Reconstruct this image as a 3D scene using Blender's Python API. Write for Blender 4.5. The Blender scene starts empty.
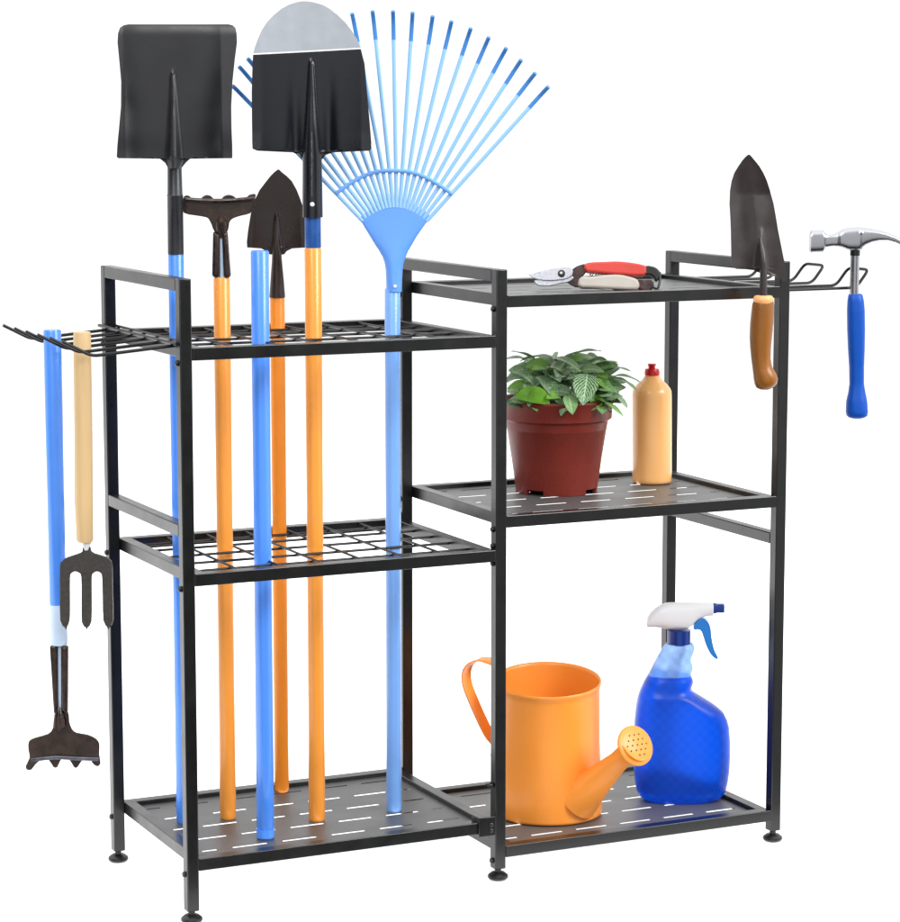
import bpy, bmesh, math, random
from mathutils import Vector, Matrix
random.seed(7)
S = bpy.context.scene
COL = S.collection
# ------------------------------------------------------------------ camera
cam = bpy.data.cameras.new('camera'); co = bpy.data.objects.new('camera', cam); COL.objects.link(co)
YAW, PITCH = math.radians(25.3145), math.radians(-7.7167)
Fw = Vector((math.sin(YAW)*math.cos(PITCH), math.cos(YAW)*math.cos(PITCH), math.sin(PITCH)))
Rt = Vector((math.cos(YAW), -math.sin(YAW), 0)); Up = Rt.cross(Fw)
m = Matrix((Rt, Up, -Fw)).transposed().to_4x4(); m.translation = Vector((-1.0075, -2.8706, 0.98))
co.matrix_world = m
cam.sensor_fit = 'HORIZONTAL'; cam.sensor_width = 36; cam.lens = 2588.39/900*36
cam.clip_start = 0.05; cam.clip_end = 200
S.camera = co
NV = Vector((math.sin(YAW), math.cos(YAW), 0))         # horizontal viewing direction of the product shot
# ------------------------------------------------------------------ world: white studio, darker behind the photographer
w = bpy.data.worlds.new('World'); S.world = w; w.use_nodes = True
nt = w.node_tree; N = nt.nodes; L = nt.links; N.clear()
out = N.new('ShaderNodeOutputWorld'); bg = N.new('ShaderNodeBackground'); tc = N.new('ShaderNodeTexCoord')
def wdot(v):
    d = N.new('ShaderNodeVectorMath'); d.operation = 'DOT_PRODUCT'; d.inputs[1].default_value = v
    L.new(tc.outputs['Generated'], d.inputs[0]); return d.outputs['Value']
def wmap(src, a, b, c, d):
    r = N.new('ShaderNodeMapRange'); r.interpolation_type = 'SMOOTHSTEP'
    for k, v in zip(('From Min', 'From Max', 'To Min', 'To Max'), (a, b, c, d)): r.inputs[k].default_value = v
    L.new(src, r.inputs['Value']); return r.outputs['Result']
def wmath(op, a, b):
    q = N.new('ShaderNodeMath'); q.operation = op
    for i, s in enumerate((a, b)):
        if isinstance(s, (int, float)): q.inputs[i].default_value = s
        else: L.new(s, q.inputs[i])
    return q.outputs[0]
front = wmap(wdot((-NV.x, -NV.y, 0)), 0.05, 0.45, 1.0, 0.0)        # 1 = half the rack stands in front of
right = wmap(wdot((Rt.x, Rt.y, 0)), 0.70, 0.95, 0.005, 1.0)         # softbox wall on the right
top = wmap(wdot((0, 0, 1)), 0.30, 0.75, 0.0, 1.9)                 # zenith brightness added to whiten the floor
behind = wmap(wdot((-NV.x, -NV.y, 0)), 0.78, 1.0, 0.0, 0.85)      # bright patch added behind the camera, lifts steel and camera-facing blades
val = wmath('MAXIMUM', wmath('MAXIMUM', wmath('MAXIMUM', wmath('MULTIPLY', front, 1.2), right), top), behind)
L.new(val, bg.inputs['Strength']); bg.inputs['Color'].default_value = (1, 1, 1, 1)
L.new(bg.outputs[0], out.inputs[0])
# ------------------------------------------------------------------ lamps
def area(name, loc, target, size, sy, power):
    l = bpy.data.lights.new(name, 'AREA'); l.shape = 'RECTANGLE'; l.size = size; l.size_y = sy; l.energy = power
    o = bpy.data.objects.new(name, l); COL.objects.link(o); o.location = loc
    o.rotation_euler = (Vector(target)-Vector(loc)).to_track_quat('-Z', 'Y').to_euler(); return o
area('softbox_key', (2.6, -3.1, 2.7), (0.4, 0.1, 0.4), 2.2, 1.8, 150)
area('softbox_fill', (-2.6, -3.0, 3.4), (0.4, 0.1, 0.4), 2.2, 1.6, 85)
# added lamp below the floor sheet, washes out the rack's shadows
area('underfloor_fill', (1.0, 2.1, -0.6), (1.0, 2.1, 1.0), 6.5, 4.5, 215)
S.view_settings.view_transform = 'Standard'; S.view_settings.look = 'None'
S.view_settings.exposure = 0; S.view_settings.gamma = 1
S.render.engine = 'CYCLES'; S.render.resolution_x = 1000; S.render.resolution_y = 1024

# ------------------------------------------------------------------ materials
def mat(name, col, rough=.4, metal=0., spec=.5, bump=0., bscale=300, var=0., coat=0., trans=0., noise_scale=40, rvar=.0, stretch=None):
    m = bpy.data.materials.new(name); m.use_nodes = True
    n = m.node_tree.nodes; l = m.node_tree.links; p = n['Principled BSDF']
    p.inputs['Base Color'].default_value = (*col, 1); p.inputs['Roughness'].default_value = rough
    p.inputs['Metallic'].default_value = metal; p.inputs['Specular IOR Level'].default_value = spec
    p.inputs['Coat Weight'].default_value = coat; p.inputs['Coat Roughness'].default_value = .12
    p.inputs['Transmission Weight'].default_value = trans
    t = n.new('ShaderNodeTexCoord'); src = t.outputs['Object']
    if stretch:
        mp = n.new('ShaderNodeMapping'); mp.inputs['Scale'].default_value = stretch; l.new(src, mp.inputs[0]); src = mp.outputs[0]
    if var or rvar:
        z = n.new('ShaderNodeTexNoise'); z.inputs['Scale'].default_value = noise_scale; z.inputs['Detail'].default_value = 5
        l.new(src, z.inputs['Vector'])
        if var:
            r = n.new('ShaderNodeMapRange'); r.inputs['From Min'].default_value = .3; r.inputs['From Max'].default_value = .7
            r.inputs['To Min'].default_value = 1-var; r.inputs['To Max'].default_value = 1+var
            l.new(z.outputs['Fac'], r.inputs['Value'])
            mx = n.new('ShaderNodeVectorMath'); mx.operation = 'SCALE'; mx.inputs[0].default_value = col
            l.new(r.outputs[0], mx.inputs['Scale']); l.new(mx.outputs[0], p.inputs['Base Color'])
        if rvar:
            r = n.new('ShaderNodeMapRange'); r.inputs['From Min'].default_value = .3; r.inputs['From Max'].default_value = .7
            r.inputs['To Min'].default_value = max(0, rough-rvar); r.inputs['To Max'].default_value = rough+rvar
            l.new(z.outputs['Fac'], r.inputs['Value']); l.new(r.outputs[0], p.inputs['Roughness'])
    if bump:
        z2 = n.new('ShaderNodeTexNoise'); z2.inputs['Scale'].default_value = bscale; z2.inputs['Detail'].default_value = 3
        l.new(t.outputs['Object'], z2.inputs['Vector'])
        b = n.new('ShaderNodeBump'); b.inputs['Strength'].default_value = bump; b.inputs['Distance'].default_value = .001
        l.new(z2.outputs['Fac'], b.inputs['Height']); l.new(b.outputs[0], p.inputs['Normal'])
    return m
BLACK = mat('powder_coated_steel', (.003, .0033, .0037), .30, 0, .7, .012, 900, rvar=.04, noise_scale=30)
PLATE = mat('powder_coated_panel', (.048, .049, .050), .44, 0, 1.0, .012, 900, rvar=.04, noise_scale=25)
PLATE_LIT = mat('powder_coated_panel_lit', (.085, .087, .088), .44, 0, 1.0, .012, 900, rvar=.04, noise_scale=25)  # same panel coat, colour lightened to stand in for brighter light
RUB = mat('black_plastic', (.008, .008, .009), .35, rvar=.05)
WIRE = mat('black_wire', (.004, .004, .0045), .4, spec=.3)
BLUE = mat('blue_painted_handle', (.075, .285, .95), .34, coat=.5, var=.03, noise_scale=20, rvar=.05)
PALE = mat('pale_blue_painted_handle', (.20, .44, .95), .34, coat=.5, var=.03, noise_scale=20, rvar=.05)
ORANGE = mat('orange_painted_handle', (.95, .335, .035), .34, coat=.5, var=.03, noise_scale=20, rvar=.05)
DORANGE = mat('deep_orange_painted_handle', (.95, .29, .015), .4, var=.03, noise_scale=20, rvar=.05)
SHOVEL = mat('grey_black_enamel', (.009, .0095, .012), .36, 0, .6, .06, 500, var=.12, noise_scale=18, rvar=.08)
SOCK = mat('dark_grey_socket', (.020, .021, .024), .33, var=.1, rvar=.08)
BROWN = mat('dark_brown_steel', (.022, .010, .005), .32, .0, .6, .2, 400, var=.25, rvar=.1)
RUSTY = mat('blued_brown_steel', (.030, .016, .011), .30, .25, .6, .5, 160, var=.5, noise_scale=70, rvar=.12)
STEEL = mat('polished_steel', (.44, .45, .48), .27, 1.0, rvar=.05, noise_scale=60)
BRUSHED = mat('brushed_steel', (.45, .46, .50), .36, 1.0, bump=.2, bscale=400, rvar=.08)
IRON = mat('forged_grey_iron', (.055, .050, .044), .42, .3, .5, .35, 400, var=.18, noise_scale=260, rvar=.1)
WOOD = mat('pale_turned_wood', (.68, .47, .23), .5, var=.13, noise_scale=60, stretch=(1, 1, .06), bump=.1)
BLUEPLASTIC = mat('blue_rake_plastic', (.13, .36, .93), .28, coat=.3, var=.02)
TINE = mat('pale_blue_tine', (.30, .57, .92), .5)
TINETIP = mat('mid_blue_tine_tip', (.06, .26, .68), .45)
NAVYP = mat('dark_blue_sleeve', (.02, .10, .36), .3, var=.25, noise_scale=50)
WHITE = mat('white_plastic', (.80, .80, .82), .32)
PALESLEEVE = mat('pale_blue_sleeve', (.60, .74, .93), .4, var=.06)
GRIPB = mat('blue_rubber_grip', (.001, .075, .44), .42, spec=.3, bump=.15, bscale=500, rvar=.05)
TROWEL = mat('grey_brown_enamel', (.034, .026, .026), .34, 0, .5, .06, 400, var=.10, rvar=.06)
TGRIP = mat('varnished_brown_wood', (.25, .085, .006), .38, var=.28, noise_scale=45, stretch=(1, 1, .12), bump=.3, bscale=200, coat=.2)
PEACH = mat('peach_collar', (.93, .42, .16), .4)
TERRA = mat('red_brown_plastic', (.19, .022, .013), .42, 0, .35, .25, 250, var=.1, noise_scale=25, rvar=.06)
SOIL = mat('potting_soil', (.02, .012, .007), .9, bump=1, bscale=200)
CAN = mat('orange_enamel', (.93, .31, .038), .38, coat=.12, var=.03, noise_scale=15, rvar=.05)
HOLE = mat('dark_hole', (.06, .012, .003), .7)
DETERG = mat('orange_translucent_plastic', (1.0, .52, .18), .34, coat=.6)
REDCAP = mat('red_cap_plastic', (.62, .004, .008), .3)
REDG = mat('red_coated_grip', (.60, .045, .030), .42, var=.06)
CREAM = mat('cream_coated_grip', (.47, .43, .38), .45, var=.05)
DARKM = mat('dark_worn_metal', (.06, .035, .035), .35, .6, var=.6, noise_scale=120)
NAVY = mat('navy_collar_plastic', (.004, .03, .22), .25)
TRIG = mat('blue_trigger_plastic', (.01, .19, .60), .3)
LEAFG = mat('plain_green_leaf', (.16, .40, .025), .42, var=.15, noise_scale=60, bump=.4, bscale=120)
STEM = mat('stem_green', (.10, .16, .04), .6)
FLOORM = mat('white_tabletop', (.93, .93, .93), .8, spec=.2)
# translucent plastics
DETERG.node_tree.nodes['Principled BSDF'].inputs['Subsurface Weight'].default_value = .0

def blade_two_tone(name, a, b, zc, slope):
    m = mat(name, a, .25, 0, .5, .12, 400, rvar=.07)
    n = m.node_tree.nodes; l = m.node_tree.links; p = n['Principled BSDF']
    t = n.new('ShaderNodeTexCoord'); s = n.new('ShaderNodeSeparateXYZ'); l.new(t.outputs['Object'], s.inputs[0])
    def M(op, x, y):
        q = n.new('ShaderNodeMath'); q.operation = op
        for i, v in enumerate((x, y)):
            if isinstance(v, (int, float)): q.inputs[i].default_value = v
            else: l.new(v, q.inputs[i])
        return q.outputs[0]
    h = M('SUBTRACT', s.outputs['Z'], M('MULTIPLY', s.outputs['X'], slope))
    hi = M('GREATER_THAN', h, zc); line = M('MULTIPLY', M('GREATER_THAN', h, zc-.0012), M('LESS_THAN', h, zc+.0006))
    nz = n.new('ShaderNodeTexNoise'); nz.inputs['Scale'].default_value = 60; nz.inputs['Detail'].default_value = 6
    l.new(t.outputs['Object'], nz.inputs['Vector'])
    br = n.new('ShaderNodeMix'); br.data_type = 'RGBA'; l.new(nz.outputs['Fac'], br.inputs['Factor'])
    br.inputs['A'].default_value = (*[c*.85 for c in b], 1); br.inputs['B'].default_value = (*[c*1.12 for c in b], 1)
    mx = n.new('ShaderNodeMix'); mx.data_type = 'RGBA'; l.new(hi, mx.inputs['Factor'])
    mx.inputs['A'].default_value = (*a, 1); l.new(br.outputs['Result'], mx.inputs['B'])
    m2 = n.new('ShaderNodeMix'); m2.data_type = 'RGBA'; l.new(line, m2.inputs['Factor'])
    l.new(mx.outputs['Result'], m2.inputs['A']); m2.inputs['B'].default_value = (.85, .85, .85, 1)
    l.new(m2.outputs['Result'], p.inputs['Base Color'])
    l.new(M('ADD', M('MULTIPLY', hi, .22), .25), p.inputs['Roughness'])
    return m

def leaf_material():
    m = bpy.data.materials.new('veined_leaf'); m.use_nodes = True
    n = m.node_tree.nodes; l = m.node_tree.links; p = n['Principled BSDF']
    def M(op, x, y=0.):
        q = n.new('ShaderNodeMath'); q.operation = op
        for i, v in enumerate((x, y)):
            if isinstance(v, (int, float)): q.inputs[i].default_value = v
            else: l.new(v, q.inputs[i])
        return q.outputs[0]
    uv = n.new('ShaderNodeUVMap'); uv.uv_map = 'UVMap'
    nz = n.new('ShaderNodeTexNoise'); nz.inputs['Scale'].default_value = 9; l.new(uv.outputs[0], nz.inputs['Vector'])
    s = n.new('ShaderNodeSeparateXYZ'); l.new(uv.outputs[0], s.inputs[0])
    ax = M('ABSOLUTE', M('SUBTRACT', s.outputs['X'], .5))
    ph = M('ADD', M('SUBTRACT', M('MULTIPLY', s.outputs['Y'], 8.5), M('MULTIPLY', ax, 9.0)), M('MULTIPLY', nz.outputs['Fac'], .7))
    side = M('POWER', M('ABSOLUTE', M('COSINE', M('MULTIPLY', ph, math.pi))), 9)
    mid = M('LESS_THAN', ax, .030)
    n3 = n.new('ShaderNodeTexVoronoi'); n3.feature = 'DISTANCE_TO_EDGE'; n3.inputs['Scale'].default_value = 9
    l.new(uv.outputs[0], n3.inputs['Vector'])
    net = M('MULTIPLY', M('LESS_THAN', n3.outputs['Distance'], .03), .6)
    v = M('MAXIMUM', M('MAXIMUM', M('GREATER_THAN', side, .35), mid), net)
    at = n.new('ShaderNodeAttribute'); at.attribute_name = 'vary'
    v = M('MULTIPLY', v, M('ADD', M('MULTIPLY', at.outputs['Fac'], .85), .25))
    c0 = n.new('ShaderNodeMix'); c0.data_type = 'RGBA'; l.new(at.outputs['Fac'], c0.inputs['Factor'])
    c0.inputs['A'].default_value = (.17, .42, .03, 1); c0.inputs['B'].default_value = (.045, .20, .035, 1)
    c1 = n.new('ShaderNodeMix'); c1.data_type = 'RGBA'; l.new(v, c1.inputs['Factor'])
    l.new(c0.outputs['Result'], c1.inputs['A']); c1.inputs['B'].default_value = (.62, .78, .52, 1)
    l.new(c1.outputs['Result'], p.inputs['Base Color']); p.inputs['Roughness'].default_value = .38
    b = n.new('ShaderNodeBump'); b.inputs['Strength'].default_value = .6; b.inputs['Distance'].default_value = .0012
    b.invert = True; l.new(v, b.inputs['Height']); l.new(b.outputs[0], p.inputs['Normal'])
    return m

# ------------------------------------------------------------------ mesh helpers
def done(bm, name, ma, parent=None, smooth=True, sharp=35, bevel=0, seg=2, label=None):
    bmesh.ops.recalc_face_normals(bm, faces=bm.faces)
    me = bpy.data.meshes.new(name); bm.to_mesh(me); bm.free()
    for mm in (ma if isinstance(ma, (list, tuple)) else [ma]): me.materials.append(mm)
    if smooth:
        me.polygons.foreach_set('use_smooth', [True]*len(me.polygons))
        me.set_sharp_from_angle(angle=math.radians(sharp))
    o = bpy.data.objects.new(name, me); COL.objects.link(o)
    if parent is not None: o.parent = parent
    if bevel:
        b = o.modifiers.new('bevel', 'BEVEL'); b.width = bevel; b.segments = seg; b.limit_method = 'ANGLE'
        b.angle_limit = math.radians(40); b.harden_normals = False
    if label: o['label'] = label
    return o
def thing(name, label, cat, loc=(0, 0, 0), rz=0., group=None):
    o = bpy.data.objects.new(name, None); COL.objects.link(o); o.empty_display_size = .05
    o.location = loc; o.rotation_euler = (0, 0, rz); o['label'] = label; o['category'] = cat
    if group: o['group'] = group
    return o
def box(bm, x0, x1, y0, y1, z0, z1):
    v = [bm.verts.new((x, y, z)) for x in (x0, x1) for y in (y0, y1) for z in (z0, z1)]
    for f in ((0, 1, 3, 2), (4, 6, 7, 5), (0, 4, 5, 1), (2, 3, 7, 6), (0, 2, 6, 4), (1, 5, 7, 3)):
        bm.faces.new([v[i] for i in f])
def rings(bm, R, cap=True, closed=False):
    vs = [[bm.verts.new(p) for p in r] for r in R]
    k = len(vs[0]); n = len(vs)
    for i in range(n if closed else n-1):
        a, b = vs[i], vs[(i+1) % n]
        for j in range(k): bm.faces.new((a[j], a[(j+1) % k], b[(j+1) % k], b[j]))
    if cap and not closed:
        bm.faces.new(vs[0][::-1]); bm.faces.new(vs[-1])
def tube(bm, pts, r, seg=12, flat=1., side=None):
    """round or flattened tube along a path; r a number or a list"""
    pts = [Vector(p) for p in pts]; R = []
    rr = r if isinstance(r, (list, tuple)) else [r]*len(pts)
    nprev = None
    for i, p in enumerate(pts):
        t = (pts[min(i+1, len(pts)-1)]-pts[max(i-1, 0)]).normalized()
        if nprev is None:
            a = Vector(side) if side else (Vector((0, 1, 0)) if abs(t.y) < .9 else Vector((1, 0, 0)))
        else: a = nprev
        n = (a-t*a.dot(t)).normalized(); nprev = n; b = t.cross(n)
        R.append([p+(n*math.cos(2*math.pi*j/seg)*flat+b*math.sin(2*math.pi*j/seg))*rr[i] for j in range(seg)])
    rings(bm, R)
def smooth_path(pts, n=6):
    P = [Vector(p) for p in pts]; o = []
    for i in range(len(P)-1):
        a = P[max(i-1, 0)]; b = P[i]; c = P[i+1]; d = P[min(i+2, len(P)-1)]
        for k in range(n):
            t = k/n
            o.append(.5*((2*b)+(c-a)*t+(2*a-5*b+4*c-d)*t*t+(3*b-a-3*c+d)*t**3))
    o.append(P[-1]); return o
def bent(pts, r, n=5):
    """polyline with rounded corners"""
    P = [Vector(p) for p in pts]; o = [P[0]]
    for i in range(1, len(P)-1):
        a = (P[i-1]-P[i]); b = (P[i+1]-P[i]); q = min(r, a.length*.45, b.length*.45)
        s = P[i]+a.normalized()*q; e = P[i]+b.normalized()*q
        for k in range(n+1):
            t = k/n; o.append(s*(1-t)**2+P[i]*2*t*(1-t)+e*t*t)
    o.append(P[-1]); return o
def lathe(bm, prof, seg=48, c=(0, 0), cap=True):
    rings(bm, [[(c[0]+r*math.cos(2*math.pi*j/seg), c[1]+r*math.sin(2*math.pi*j/seg), z) for j in range(seg)] for r, z in prof], cap)
def ssign(x, e): return math.copysign(abs(x)**e, x)
def loft_rows(bm, rows, dep, power=2., seg=40, yc=0.):
    """rows (z, xl, xr); dep = half depth, number or function(z, halfwidth)"""
    R = []
    for z, a, b in rows:
        c = (a+b)/2; h = (b-a)/2; d = dep(z, h) if callable(dep) else dep
        y0 = yc(z) if callable(yc) else yc
        R.append([(c+h*ssign(math.cos(2*math.pi*j/seg), 2/power), y0+d*ssign(math.sin(2*math.pi*j/seg), 2/power), z) for j in range(seg)])
    rings(bm, R)
def loft_cols(bm, cols, dep, power=2.5, seg=32):
    """cols (x, zlow, zhigh)"""
    R = []
    for x, a, b in cols:
        c = (a+b)/2; h = (b-a)/2; d = dep(x, h) if callable(dep) else dep
        R.append([(x, d*ssign(math.cos(2*math.pi*j/seg), 2/power), c+h*ssign(math.sin(2*math.pi*j/seg), 2/power)) for j in range(seg)])
    rings(bm, R)
def densify(rows, step=.003):
    o = []
    for a, b in zip(rows, rows[1:]):
        n = max(1, int(abs(b[0]-a[0])/step))
        for k in range(n):
            t = k/n; o.append(tuple(a[i]*(1-t)+b[i]*t for i in range(3)))
    o.append(rows[-1]); return o
def sheet(bm, rows, yf, thick, ncol=48, cluster=None):
    """curved sheet-metal blade: rows (z, xl, xr), front surface y = yf(x, z), thickness behind"""
    V = []
    for z, a, b in rows:
        V.append([(a+(b-a)*j/ncol, z) for j in range(ncol+1)])
    A = [[bm.verts.new((x, yf(x, z), z)) for x, z in r] for r in V]
    B = [[bm.verts.new((x, yf(x, z)+thick, z)) for x, z in r] for r in V]
    n = len(V)
    for i in range(n-1):
        for j in range(ncol):
            bm.faces.new((A[i][j], A[i][j+1], A[i+1][j+1], A[i+1][j]))
            bm.faces.new((B[i][j], B[i+1][j], B[i+1][j+1], B[i][j+1]))
        bm.faces.new((A[i][0], A[i+1][0], B[i+1][0], B[i][0])); bm.faces.new((A[i][-1], B[i][-1], B[i+1][-1], A[i+1][-1]))
    for j in range(ncol):
        bm.faces.new((A[0][j], B[0][j], B[0][j+1], A[0][j+1])); bm.faces.new((A[-1][j], A[-1][j+1], B[-1][j+1], B[-1][j]))
def slab(bm, pts, y0, y1, sm=0):
    """flat piece cut to an outline (x, z) and extruded from y0 to y1"""
    if sm:
        q = [Vector((x, 0, z)) for x, z in pts]; k = len(q); o = []
        for i in range(k):
            a, b, c, d = q[i-1], q[i], q[(i+1) % k], q[(i+2) % k]
            for s in range(sm):
                t = s/sm; v = .5*((2*b)+(c-a)*t+(2*a-5*b+4*c-d)*t*t+(3*b-a-3*c+d)*t**3); o.append((v.x, v.z))
        pts = o
    pts = [q for i, q in enumerate(pts) if math.dist(q, pts[i-1]) > 1e-4]
    A = [bm.verts.new((x, y0, z)) for x, z in pts]; B = [bm.verts.new((x, y1, z)) for x, z in pts]
    bm.faces.new(A[::-1]); bm.faces.new(B); n = len(A)
    for i in range(n): bm.faces.new((A[i], A[(i+1) % n], B[(i+1) % n], B[i]))
def BM(): return bmesh.new()
def lerp_at(rows, z, k):
    for a, b in zip(rows, rows[1:]):
        if min(a[0], b[0]) <= z <= max(a[0], b[0]):
            t = (z-a[0])/(b[0]-a[0]+1e-9); return a[k]*(1-t)+b[k]*t
    return rows[-1][k]
def dotter(bm, c, r, h, ax='y'):
    """small domed disc facing -y or -x"""
    R = []
    for q, s in ((1, 0), (1, .5), (.8, .85), (.35, 1)):
        ring = []
        for j in range(16):
            a = 2*math.pi*j/16
            if ax == 'y': ring.append((c[0]+r*q*math.cos(a), c[1]-h*s, c[2]+r*q*math.sin(a)))
            else: ring.append((c[0]-h*s, c[1]+r*q*math.cos(a), c[2]+r*q*math.sin(a)))
        R.append(ring)
    rings(bm, R)

# ------------------------------------------------------------------ measured outlines, metres, each in its own thing's frame
SQ={
 'base':[0.0609,0.1835,0.0782],
 'blade':[(1.006,-0.0539,0.0686),(1.0047,-0.0596,0.0738),(1.0017,-0.064,0.0773),(0.9948,-0.0663,0.0789),(0.984,-0.067,0.0793),(0.9625,-0.0651,0.0764),(0.9365,-0.063,0.0735),(0.9062,-0.0635,0.0718),(0.8801,-0.0661,0.072),(0.8584,-0.0687,0.0726),(0.8449,-0.0698,0.0725),(0.8431,-0.0676,0.072),(0.8422,-0.0176,0.0193),(0.8374,-0.0115,0.014),(0.8305,-0.0072,0.0086)],
 'pts':[(0.0011,0.9473),(0.0005,0.9062),(-0.0004,0.8453),(-0.0009,0.7972),(-0.0013,0.7248),(-0.0092,0.8453),(0.008,0.7248),(-0.0011,0.7358)],
}
CU={
 'base':[0.1184,0.1772,0.0782],
 'head':[(-0.0463,0.7943),(-0.0438,0.7964),(-0.0409,0.797),(-0.0374,0.7951),(-0.0355,0.7918),(-0.0313,0.7899),(-0.0255,0.7914),(-0.0231,0.7943),(-0.0196,0.7968),(-0.0157,0.7974),(-0.0115,0.7958),(-0.0088,0.7928),(-0.0057,0.7906),(0.0001,0.7914),(0.0026,0.7943),(0.006,0.7968),(0.011,0.7976),(0.0162,0.796),(0.0195,0.7931),(0.0225,0.7908),(0.0287,0.7914),(0.0323,0.7943),(0.0356,0.7974),(0.0395,0.7985),(0.0439,0.7982),(0.0427,0.7908),(0.0406,0.7812),(0.0367,0.7746),(0.0266,0.7719),(0.0188,0.7696),(0.0139,0.7673),(0.0106,0.7629),(0.0085,0.7522),(0.0007,0.7493),(-0.0081,0.7522),(-0.0113,0.76),(-0.0142,0.7661),(-0.018,0.7696),(-0.0315,0.7719),(-0.046,0.775),(-0.0469,0.7851)],
 'pts':[(-0.0095,0.7532),(-0.0012,0.7493),(-0.0018,0.6947),(-0.0116,0.6951),(0.0015,0.7493),(0.0082,0.7532),(0.012,0.6947),(0.0032,0.6947),(0.0001,0.6945),(0.0009,0.7619)],
}
BP={
 'base':[0.1284,0.0704,0.0782],
 'pts':[(0.0015,0.7331),(-0.0088,0.7331),(0.0119,0.7331)],
}
SP={
 'base':[0.2301,0.2717,0.0782],
 'blade':[(0.8257,0.0019,0.0037),(0.8225,-0.0023,0.0069),(0.8175,-0.0074,0.0133),(0.8106,-0.013,0.0202),(0.7992,-0.0218,0.0265),(0.7877,-0.0275,0.031),(0.7693,-0.0332,0.0373),(0.7463,-0.0371,0.0404),(0.7325,-0.0387,0.0408),(0.7252,-0.0383,0.0403),(0.7238,-0.0203,0.0199),(0.7205,-0.0138,0.013),(0.7159,-0.0093,0.0092)],
 'pts':[(0.0015,0.7877),(0.001,0.7233),(0.0004,0.7072),(-0.0001,0.6604),(-0.0066,0.7072),(0.0068,0.7072),(-0.0102,0.6604),(0.0101,0.6604)],
}
RD={
 'base':[0.2182,0.1195,0.0782],
 'blade':[(1.0343,-0.0115,-0.0045),(1.033,-0.0185,0.0034),(1.03,-0.0277,0.0139),(1.0253,-0.0364,0.0226),(1.0179,-0.0457,0.0321),(1.0093,-0.0541,0.0413),(0.9994,-0.0607,0.0491),(0.9886,-0.0656,0.056),(0.9778,-0.0697,0.0604),(0.9713,-0.0715,0.0621),(0.9583,-0.0725,0.0655),(0.9236,-0.0737,0.0684),(0.8888,-0.0737,0.0714),(0.8626,-0.0735,0.0735),(0.8547,-0.0731,0.0734),(0.8521,-0.0674,0.0712),(0.8499,-0.0243,0.0259),(0.8464,-0.0155,0.0162),(0.8416,-0.0116,0.0126)],
 'pts':[(-0.0037,0.9605),(-0.0023,0.9062),(0.0003,0.8451),(0.0006,0.7661),(-0.0111,0.8451),(0.0126,0.8451),(0.0003,0.7864),(-0.0078,0.7661),(0.0121,0.7661),(0.0013,0.7322),(-0.0098,0.7309),(0.0123,0.7309),(-0.0706,0.9704),(0.0608,0.9773)],
}
LR={
 'base':[0.325,0.1166,0.0782],
 'fan':[(0.7878,-0.0022,0.01),(0.787,-0.0088,0.0166),(0.7854,-0.0133,0.0223),(0.7823,-0.0196,0.0301),(0.7793,-0.0252,0.036),(0.7752,-0.0319,0.0423),(0.7711,-0.0377,0.0468),(0.7676,-0.0418,0.0481),(0.765,-0.0404,0.0456),(0.7548,-0.0343,0.0382),(0.7446,-0.0282,0.031),(0.7344,-0.0223,0.0251),(0.7262,-0.0168,0.0201),(0.718,-0.0123,0.0168),(0.7098,-0.0097,0.0141),(0.7016,-0.0085,0.0129),(0.6893,-0.0081,0.0122),(0.6749,-0.0079,0.012)],
 'bar':[(-0.0701,0.7982),(-0.0604,0.8053),(-0.0491,0.8128),(-0.0328,0.821),(-0.0164,0.8256),(0.002,0.8267),(0.0224,0.825),(0.0408,0.8189),(0.0571,0.8098),(0.0673,0.8033),(0.0755,0.7972)],
 'roots':[(-0.0412,0.7678),(-0.0365,0.7716),(-0.0318,0.7749),(-0.0271,0.7778),(-0.0225,0.7803),(-0.0178,0.7824),(-0.0131,0.7841),(-0.0085,0.7853),(-0.0038,0.7861),(0.0009,0.7865),(0.0055,0.7865),(0.0102,0.7861),(0.0148,0.7853),(0.0195,0.7841),(0.0242,0.7824),(0.0288,0.7803),(0.0335,0.7778),(0.0381,0.7749),(0.0428,0.7716),(0.0474,0.7678)],
 'tips':[(-0.1961,0.9294),(-0.1877,0.9529),(-0.177,0.9628),(-0.1594,0.9751),(-0.1393,0.9874),(-0.118,0.9985),(-0.0949,1.0071),(-0.0718,1.0133),(-0.0484,1.0176),(-0.0232,1.0206),(0.002,1.0206),(0.0261,1.0189),(0.0508,1.0145),(0.074,1.0083),(0.0977,0.9997),(0.1199,0.9887),(0.1414,0.9756),(0.1598,0.9612),(0.1772,0.9452),(0.1934,0.9285)],
 'pts':[(0.0019,0.6749),(0.0036,0.6821),(0.0027,0.7262)],
}
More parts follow.
